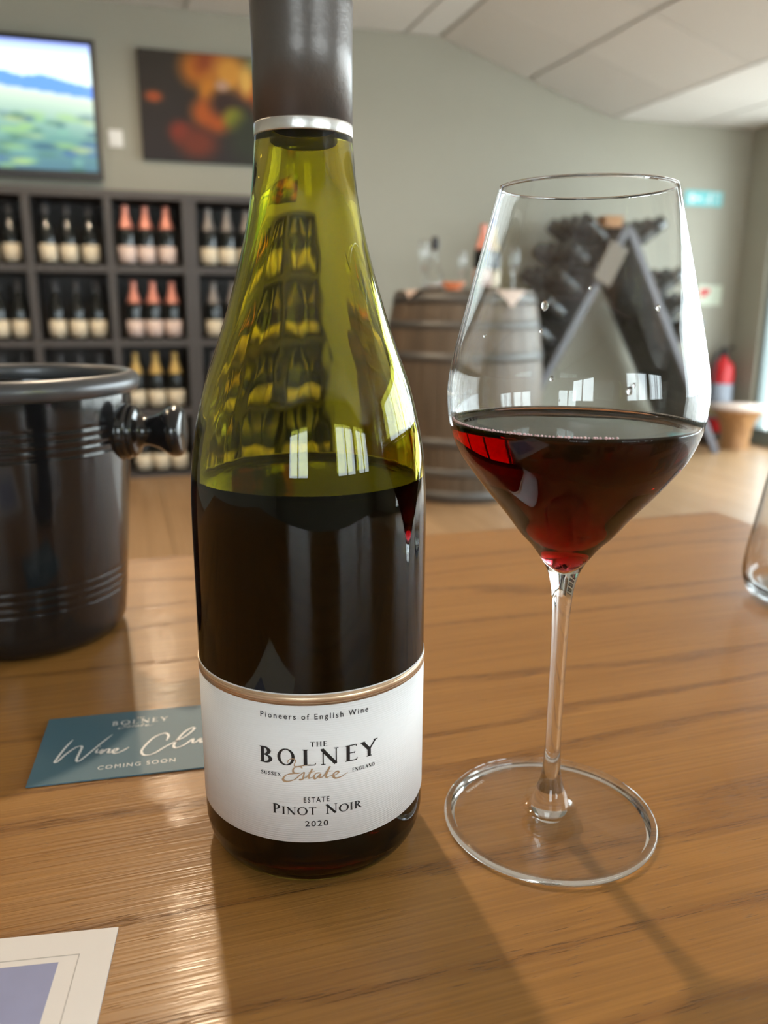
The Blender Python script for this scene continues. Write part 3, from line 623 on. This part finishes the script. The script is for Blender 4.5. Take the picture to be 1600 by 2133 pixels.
for dx, dy in ((.955, -.296), (-.955, .296)):
    rot = Vector((0, 0, 1)).rotation_difference(Vector((dx, dy, 0))).to_euler(); put('knob', kme, M['black'], bucket, (dx*.0655, dy*.0655, .1225), rot)

# ------------------------------------------------------------------ second glass at the table edge
g2 = thing('tumbler', 'clear stemless glass tumbler standing empty near the table corner', 'tumbler', (.438, .417, T))
put('glass_body', lathe('glass_body', catmull([(0, .0010), (.026, .0006), (.034, .0012), (.0410, .0050), (.0443, .0120), (.0450, .0190), (.0442, .0290), (.0420, .0450), (.0385, .0680), (.0350, .0900), (.0345, .0930), (.0338, .0930), (.0340, .0900), (.0374, .0680), (.0408, .0450), (.0428, .0290), (.0433, .0190), (.0422, .0130), (.0370, .0085), (.020, .0068), (0, .0064)], 4), 96), M['glass'], g2)

# ------------------------------------------------------------------ wine shelving
SY0, SY1 = 4.55, 4.895
rows_z = [(T+.3835, T+.707), (T+.0135, T+.3485), (T-.3535, T-.0215), (.022, T-.3885)]
def shelving(name, label, x0, x1, divs, doors=0):
    u = thing(name, label, 'shelf', (x0, SY0, 0)); w_ = x1-x0; dp = SY1-SY0; top = T+.745; M_ = M['shelf']
    box('side_panel', 0, .035, 0, dp, 0, top-.038, M_, u, .001); box('side_panel', w_-.035, w_, 0, dp, 0, top-.038, M_, u, .001)
    box('top_board', 0, w_, -.004, dp, top-.038, top, M_, u, .001); box('back_panel', .035, w_-.035, dp-.008, dp, .022, top-.038, M_, u)
    box('base_board', .035, w_-.035, 0, dp-.008, 0, .022, M_, u)
    cols = [.035]+[d-x0 for d in divs]+[w_-.035]
    for d in divs: box('divider', d-x0-.019, d-x0+.019, 0, dp-.008, .022, top-.038, M_, u, .001)
    ed = [.035]+[q for d in divs for q in (d-x0-.019, d-x0+.019)]+[w_-.035]
    for i in range(0, len(ed), 2):
        for za, zb_ in ((T+.3485, T+.3835), (T-.0215, T+.0135), (T-.3885, T-.3535)): box('shelf_board', ed[i], ed[i+1], .002, dp-.008, za, zb_, M_, u, .001)
    return u
shelving('cube_shelving', 'dark grey cube shelving of wine bottles underneath the wall television', -.79, .3745, [-.402, -.022])
shelving('cube_shelving', 'dark grey cube shelving of pewter-foiled bottles below the grape canvas', .3755, 1.155, [.766])
# bottle kinds
def wine_bottle_kind(foil, lab, spark):
    if spark: bp2 = [(0, .0), (.040, 0), (.0435, .004), (.0440, .10), (.0440, .150), (.0420, .172), (.0345, .200), (.0270, .219), (.0200, .239), (.0165, .260), (.0150, .280), (.0150, .292), (0, .294)]; fp = [(.0395, .181), (.0352, .199), (.0277, .220), (.0207, .240), (.0172, .261), (.0168, .277), (.0180, .283), (.0178, .293), (.013, .299), (0, .300)]
    else: bp2 = [(0, 0), (.036, 0), (.0405, .004), (.0410, .10), (.0410, .140), (.0385, .160), (.0310, .182), (.0235, .203), (.0175, .226), (.0152, .245), (.0145, .29), (0, .298)]; fp = [(.0158, .242), (.0156, .246), (.0154, .297), (.013, .300), (0, .3005)]
    R = bp2[3][0]
    return (lathe('bottle_body', bp2, 24), lathe('foil', fp, 20), lathe('bottle_label', [(R, .016), (R+.0006, .016), (R+.0006, .098), (R, .098)], 24, recalc=True), foil, lab)
kinds = {'still': wine_bottle_kind(None, None, False), 'spark': wine_bottle_kind(None, None, True)}
protos = {}
def shelf_bottle(kind, foil, lab, label, group, loc, rz=0, rot=None):
    key = (kind, foil, lab)
    if key not in protos:
        b_, f_, l_ = kinds[kind][:3]; o = thing('wine_bottle', label, 'bottle', loc, rz, group, rot)
        put('bottle_body', b_.copy(), M['btl'], o); put('foil', f_.copy(), M[foil], o); put('bottle_label', l_.copy(), M[lab], o)
        protos[key] = (o, gather(o)); return o
    p, ch = protos[key]; o = copy_tree(p, ch); o.location = loc; o.rotation_euler = rot if rot else (0, 0, rz); o['label'] = label; o['group'] = group; return o
ordn = ['top', 'second', 'third', 'bottom']
for ci, (cx0, cx1, kind) in enumerate([(-.755, -.421, 'A'), (-.383, -.041, 'B'), (-.003, .3395, 'C'), (.4105, .747, 'D'), (.785, 1.12, 'D')]):
    for ri, (za, zb_) in enumerate(rows_z):
        for j in range(3):
            x = cx0+.066+j*.0985+[0, .012, .004, .008][ri]+random.uniform(-.004, .004)+(.012 if kind == 'C' else 0)*(0)
            y = SY0+.075+random.uniform(-.008, .008); loc = (x, y, za+.0005)
            if kind == 'C' and ri < 2: k_, fo, la, d_ = 'spark', 'rose', 'pinklabel', 'rose-pink foiled sparkling bottle with pale label'
            elif kind == 'C': k_, fo, la, d_ = 'spark', 'goldfoil', 'cream', 'gold foiled sparkling bottle with cream label'
            elif kind == 'D': k_, fo, la, d_ = 'spark', 'greyfoil', 'cream', 'pewter-grey foiled sparkling bottle with cream label'
            else: k_, fo, la, d_ = 'still', 'capgrey', 'cream', 'dark still wine bottle with charcoal capsule and cream label'
            fk = {'rose': 'rose-foiled', 'goldfoil': 'gold-foiled', 'greyfoil': 'pewter-foiled', 'capgrey': 'charcoal-capped'}[fo]
            cube = ['third cube below television', 'cube below television corner', 'cube left beside doubled upright', 'cube right beside doubled upright', 'outer cube past doubled upright'][ci]
            cube = cube.replace(' left', '').replace(' right', '') if ci == 2 else cube.replace('right beside', 'just past')
            pos = ['farthest from', 'middle of its trio', 'nearest'][j] if ci < 3 else ['nearest', 'middle of its trio', 'farthest from'][j]
            pos = pos if pos.startswith('middle') else pos+' that upright' if 'upright' in cube else pos+' the canvas'
            shelf_bottle(k_, fo, la, '%s bottle, %s row, %s, %s' % (fk, ordn[ri], cube, pos), 'bottles in the wall shelving', loc)

# ------------------------------------------------------------------ television, canvas, wall fittings
def blob(u, v, cx, cy_, rx, ry, soft=.35):
    d = math.hypot((u-cx)/rx, (v-cy_)/ry); return max(0.0, min(1.0, (1+soft-d)/(2*soft)))
def lerp(a, b, t): return tuple(x+(y-x)*t for x, y in zip(a, b))
rnd = random.Random(3)
tvb = [(rnd.random(), rnd.random()*.46, rnd.uniform(.02, .06), rnd.uniform(.012, .03), rnd.choice([(150, 190, 110), (60, 90, 150), (190, 200, 130), (40, 70, 100), (120, 170, 150), (70, 110, 90)])) for _ in range(150)]
def tvpic(u, v):
    q = u*1.0; hz = .66-.075*max(0, (u-.55)/.45); hill = hz+.085+.045*math.exp(-((u-.63)/.06)**2)+.028*math.exp(-((u-.80)/.07)**2)+.02*math.sin(u*9)
    if v > hill: c = lerp((224, 250, 255), (150, 170, 250), max(0, (v-.90)/.10))
    elif v > hz: c = (100, 150, 238)
    else:
        c = lerp((205, 220, 200), (105, 150, 140), min(1, (hz-v)/.35)); c = lerp(c, (60, 90, 120), max(0, min(1, (.28-v)/.28))*.6)
        for (a, b, r1, r2, cc) in tvb: c = lerp(c, cc, blob(u, v, a, b, r1, r2)*.55*min(1, (hz-v)*4))
    c = lerp(c, (70, 110, 200), blob(u, v, .55, .36, .04, .16)*.6); c = lerp(c, (140, 205, 120), blob(u, v, .50, .18, .07, .22)*.8)
    return c
tv = thing('television', 'wall television showing a bright vineyard landscape above the shelving', 'television', (-.635, WB-.002, T+.822))
hw, hh = .605, .668
box('housing', -hw+.01, hw-.01, -.045, 0, .01, hh-.01, M['bezel'], tv, .004)
for (a, b, c, d) in ((-hw, hw, 0, .042), (-hw, hw, hh-.026, hh), (-hw, -hw+.026, .042, hh-.026), (hw-.026, hw, .042, hh-.026)): box('bezel', a, b, -.058, -.040, c, d, M['bezel'], tv, .002)
printsheet('screen', 2*hw-.052, hh-.068, 160, 90, tvpic, M['screen'], tv, (0, -.050, .042))
gr = [(.10, .58, .06, .05, (170, 80, 40)), (.42, .86, .12, .16, (190, 110, 30)), (.55, .92, .13, .16, (140, 60, 25)), (.66, .84, .13, .18, (215, 150, 60)), (.50, .66, .07, .16, (200, 125, 35)), (.47, .46, .10, .13, (175, 85, 25)), (.57, .40, .10, .12, (170, 80, 25)), (.62, .56, .11, .12, (55, 35, 30)), (.69, .42, .08, .10, (165, 165, 30)), (.28, .27, .08, .10, (130, 45, 30)), (.40, .18, .14, .14, (110, 45, 28)), (.85, .70, .11, .14, (165, 80, 30)), (.93, .50, .09, .16, (150, 65, 25)), (.80, .25, .16, .25, (45, 50, 38)), (.95, .25, .07, .2, (190, 115, 40)), (.93, .93, .12, .10, (165, 180, 130)), (.78, .78, .05, .13, (230, 180, 90)), (.60, .72, .05, .05, (190, 150, 130))]
def grapes(u, v):
    c = lerp((38, 30, 32), (52, 44, 36), v)
    for (a, b, r1, r2, cc) in gr: c = lerp(c, cc, blob(u, v, a, b, r1, r2, .5))
    return c
cv = thing('canvas_print', 'canvas photograph of orange grapes hung on the sage wall', 'picture', (.178+.36, WB-.001, T+.945))
box('stretcher', -.36, .36, -.030, 0, 0, .537, P('canvas_edge', (.03, .025, .025), .8), cv, .002)
printsheet('print', .72, .537, 120, 90, grapes, M['print'], cv, (0, -.0306, 0))
sw = thing('wall_switch', 'white wall switch plate between the television and the canvas', 'switch', (.045, WB-.0005, T+1.0))
box('plate', -.037, .037, -.010, 0, 0, .085, M['white'], sw, .003); box('rocker', -.012, .012, -.014, -.010, .022, .062, M['white'], sw, .001)
ex = thing('exit_sign', 'turquoise rectangular exit sign with white marks high beside the corner', 'sign', (3.765, WB-.0005, T+.848))
box('board', -.148, .148, -.006, 0, 0, .094, M['teal_sign'], ex, .001)
def flat_xz(name, pen, mat, parent, y, sc_=1.0):
    return put(name, mesh(name, [(x*sc_, y, z*sc_) for x, z in pen.v], pen.f, recalc=False), mat, parent)
pn = Pen(); pn.line(-.12, .047, -.02, .047, .014); pn.line(-.12, .047, -.085, .075, .014); pn.line(-.12, .047, -.085, .019, .014); flat_xz('arrow', pn, M['white'], ex, -.0066)
pn = Pen(); pn.arc(.052, .075, .004, .004, 0, 360, .008, .008); pn.line(.048, .066, .036, .040, .014); pn.line(.036, .040, .055, .026, .009); pn.line(.055, .026, .050, .010, .009); pn.line(.036, .040, .018, .018, .009); pn.line(.046, .060, .066, .052, .007); pn.line(.046, .060, .024, .056, .007); flat_xz('running_figure', pn, M['white'], ex, -.0066)
pn = Pen(); pn.line(.085, .012, .085, .082, .006); pn.line(.085, .082, .125, .082, .006); pn.line(.125, .082, .125, .012, .006); flat_xz('doorway', pn, M['white'], ex, -.0066)
fs_ = thing('fire_notice', 'small pale notice with red mark above the fire extinguisher', 'sign', (3.885, WB-.0005, T+.205))
box('board', -.10, .10, -.004, 0, 0, .135, P('pale_notice', (.62, .68, .55), .5), fs_, .001)
pn = Pen(); pn.line(-.08, .098, .0, .098, .028); pn.line(-.075, .065, -.02, .075, .022); flat_xz('red_mark', pn, M['red'], fs_, -.0046)
fe = thing('fire_extinguisher', 'red fire extinguisher with pale label hung on the wall near the corner', 'extinguisher', (3.99, WB-.086, T-.66))
put('cylinder', lathe('cylinder', [(0, 0), (.070, 0), (.078, .01), (.080, .03), (.080, .42), (.070, .47), (.040, .50), (.024, .51), (.024, .53), (0, .53)], 32), M['red'], fe)
put('instruction_label', lathe('instruction_label', [(.0805, .10), (.0812, .10), (.0812, .34), (.0805, .34)], 32, recalc=True), M['grey'], fe)
put('colour_band', lathe('colour_band', [(.0813, .12), (.0816, .12), (.0816, .20), (.0813, .20)], 32, recalc=True), M['paleyellow'], fe)
box('valve_head', -.020, .020, -.020, .020, .53, .57, M['bezel'], fe, .003); box('lever', -.015, .075, -.012, .012, .575, .588, M['bezel'], fe, .003)
tube('hose', catmull([(-.02, 0, .55), (-.075, -.02, .54), (-.098, -.03, .44), (-.095, -.03, .25)], 6), .009, M['bezel'], fe)
box('bracket', -.02, .02, .080, .086, .30, .40, M['bezel'], fe)

# ------------------------------------------------------------------ barrel with its tasting things
RX, RY, BH = 1.60, 3.80, .982
barrel = thing('oak_barrel', 'weathered oak wine barrel with galvanised hoops used as a stand', 'barrel', (RX, RY, 0))
def brr(z): t = (z/BH-.5)*2; return .392-.060*t*t
NS = 24; hw_ = PI/NS-.004
def stave_mesh():
    vs_, fs = [], []; nz = 10
    for i in range(nz+1):
        z = BH*i/nz; R = brr(z)
        for (a, r) in ((-hw_, R), (-hw_*.4, R+.0015), (hw_*.4, R+.0015), (hw_, R), (hw_, R-.026), (-hw_, R-.026)): vs_.append((r*math.cos(a), r*math.sin(a), z))
    for i in range(nz):
        for k in range(6): fs.append((i*6+k, i*6+(k+1) % 6, i*6+6+(k+1) % 6, i*6+6+k))
    fs += [tuple(range(6)), tuple(range(nz*6, nz*6+6))]; return mesh('stave', vs_, fs)
sm_ = stave_mesh()
for k in range(NS): put('stave', sm_, M['stave'], barrel, rot=(0, 0, 2*PI*k/NS))
for (z0, z1) in ((.012, .060), (.135, .172), (.275, .318), (BH-.318, BH-.275), (BH-.172, BH-.135), (BH-.060, BH-.012)):
    put('hoop', lathe('hoop', [(brr(z0)+.0012, z0), (brr(z0)+.0045, z0), (brr(z1)+.0045, z1), (brr(z1)+.0012, z1)], 64, recalc=True), M['hoop'], barrel)
put('barrel_head', lathe('barrel_head', [(0, BH-.045), (.318, BH-.045), (.318, BH-.020), (0, BH-.020)], 48, smooth=False, recalc=True), M['stave'], barrel)
put('barrel_bottom', lathe('barrel_bottom', [(0, .03), (.316, .03), (.316, .05), (0, .05)], 48, smooth=False, recalc=True), M['stave'], barrel)
# cloth over the barrel top with one corner hanging down the front
def cloth():
    n = 40; vs_, fs = [], []; h = .27; rtop = .338
    for j in range(n+1):
        for i in range(n+1):
            x = (i/n-.5)*2*h+.03; y = (j/n-.5)*2*h+.03; r = math.hypot(x, y); a = math.atan2(y, x); z = BH+.003
            if r > rtop: d = r-rtop; r2 = rtop+.010+min(d, .012)*.3; z -= max(0, d-.004)*.98; x, y = r2*math.cos(a), r2*math.sin(a)
            vs_.append((x, y, z))
    for j in range(n):
        for i in range(n): q = j*(n+1)+i; fs.append((q, q+1, q+n+2, q+n+1))
    me = mesh('barrel_cloth', vs_, fs, True); return me
o = put('barrel_cloth', cloth(), M['cloth'], None, (RX, RY, 0), (0, 0, math.radians(-75-45))); tag(o, 'pale pink square cloth draped over the barrel top', 'cloth')
TZ = BH+.004
def flute(name, label, x, y, s=1.0, group=None):
    t = thing(name, label, 'glass', (x, y, TZ), group=group)
    put('foot', lathe('foot', [(0, .001), (.030*s, .001), (.031*s, .003), (.012*s, .005), (.0045, .010)], 24), M['glass'], t)
    put('stem', lathe('stem', [(.0045, .010), (.0035, .03), (.0035, .07*s), (.0055, .085*s)], 16), M['glass'], t)
    put('bowl', lathe('bowl', catmull([(.0055, .085*s), (.017*s, .105*s), (.024*s, .14*s), (.0255*s, .18*s), (.022*s, .225*s), (.0212*s, .225*s), (.0245*s, .18*s), (.023*s, .14*s), (.015*s, .107*s), (0, .094*s)], 3), 24), M['glass'], t)
flute('champagne_flute', 'clear champagne flute on the barrel, standing nearest the shelving', 1.37, 3.75, .95)
flute('champagne_flute', 'clear champagne flute on the barrel, between carafe and dark bottles', 1.535, 3.68, .75)
flute('champagne_flute', 'clear champagne flute at the window side of the barrel', 1.82, 3.72, .85)
cf = thing('carafe', 'clear glass carafe with dark stopper on the barrel', 'carafe', (1.455, 3.83, TZ))
put('glass_body', lathe('glass_body', catmull([(0, .001), (.035, .001), (.042, .01), (.040, .06), (.020, .12), (.014, .16), (.017, .19), (.016, .19), (.0128, .16), (.0185, .12), (.038, .06), (.039, .012), (0, .008)], 3), 28), M['glass'], cf)
put('stopper', lathe('stopper', [(0, .185), (.0125, .185), (.0160, .192), (.020, .20), (.019, .235), (.012, .245), (0, .246)], 20), M['capgrey'], cf)
cb = thing('copper_bowl', 'small shallow copper bowl on the barrel', 'bowl', (1.475, 3.64, TZ)); put('dish', lathe('dish', [(0, .001), (.03, .001), (.033, .004), (.058, .030), (.0605, .034), (.058, .034), (.031, .007), (0, .005)], 32), M['copper'], cb)
put('pedestal_ring', lathe('pedestal_ring', [(.026, 0), (.034, 0), (.034, .004), (.026, .004)], 32, recalc=True), M['copper'], cb)
shelf_bottle('spark', 'rose', 'pinklabel', 'rose-pink foiled bottle standing on the cloth-covered barrel', 'bottles on the barrel', (1.655, 3.72, TZ))
shelf_bottle('spark', 'goldfoil', 'cream', 'gold foiled bottle standing on the cloth-covered barrel', 'bottles on the barrel', (1.735, 3.80, TZ))

# ------------------------------------------------------------------ riddling rack
QX, Q0, Q1, QZ = 2.84, 4.33, 4.85, T+.625          # apex line from y=Q0 to Q1 at height QZ
rack = thing('riddling_rack', 'charcoal A-frame riddling rack holding sparkling bottles by the neck', 'rack', (QX, Q0, 0))
ru = math.atan2(.76, QZ); RLn = math.hypot(.76, QZ); dp = Q1-Q0
for s in (-1, 1):
    # board in local frame: length along local -Z from the hinge, thickness along X
    rot = (0, s*-ru, 0)
    o = put('rack_panel', boxmesh('rack_panel', -.014, .014, .03, dp-.03, -RLn+.06, 0, .002), M['rack'], rack, (s*.012, 0, QZ), rot)
    for yy in (0, dp-.03): put('side_rail', boxmesh('side_rail', -.022, .022, yy, yy+.03, -RLn, .0, .002), M['rackedge'], rack, (s*.012, 0, QZ), rot)
put('hinge_bar', boxmesh('hinge_bar', -.02, .02, 0, dp, -.012, .022, .003), M['rackedge'], rack, (0, 0, QZ))
ORD = ['first', 'second', 'third', 'fourth', 'fifth', 'sixth', 'seventh']
for s in (-1, 1):
    nrm = Vector((s*math.cos(ru), 0, math.sin(ru))); down = Vector((s*math.sin(ru), 0, -math.cos(ru)))
    for r_ in range(7):
        for c_ in range(4):
            if s > 0 and r_ in (1, 5, 6): continue          # empty holes on the window side
            hole = Vector((QX+s*.012, Q0+.075+c_*.123, QZ))+down*(.10+r_*.165)+nrm*.012
            ax = (nrm+Vector((0, 0, -.25 if False else .12))).normalized()          # from neck out to the base
            base = hole+ax*.245
            q = Vector((0, 0, 1)).rotation_difference(-ax).to_euler()
            shelf_bottle('spark', 'capgrey', 'cream' if False else 'btl', 'dark bottle in rack panel facing the %s, %s row down, %s from the plaque edge' % ('barrel' if s < 0 else 'window', ORD[r_], ORD[c_]), 'bottles in the rack panel facing the %s' % ('barrel' if s < 0 else 'window'), base, rot=q)
pq = thing('hanging_plaque', 'brown wooden plaque leaning on the upper rail of the riddling rack', 'plaque', (QX-.185, Q0-.032, QZ-.295), rot=(0, math.radians(27), 0))
put('board', boxmesh('board', -.062, .062, -.008, .008, 0, .235, .003), M['plaque'], pq); put('hanging_loop', boxmesh('hanging_loop', -.004, .004, -.003, .003, .235, .28, .001), M['bezel'], pq)
ob = thing('wooden_block', 'orange wooden block sitting on top of the riddling rack', 'block', (QX-.02, Q0+.18, QZ+.022)); put('block', boxmesh('block', -.06, .06, -.05, .05, 0, .055, .006), M['orange'], ob); put('block_lid', boxmesh('block_lid', -.064, .064, -.054, .054, .055, .066, .003), M['orange'], ob)

# ------------------------------------------------------------------ log stool
stl = thing('log_stool', 'honey-coloured flared log stool beside the glazed doors', 'stool', (3.86, 4.47, 0))
put('pedestal', lathe('pedestal', catmull([(0, 0), (.085, 0), (.092, .01), (.090, .06), (.098, .13), (.125, .20), (.165, .250), (.172, .262), (0, .262)], 3), 40), M['stump'], stl)
put('seat_top', lathe('seat_top', [(0, .262), (.176, .262), (.180, .272), (.176, .286), (0, .288)], 40, recalc=True), M['stumptop'], stl)
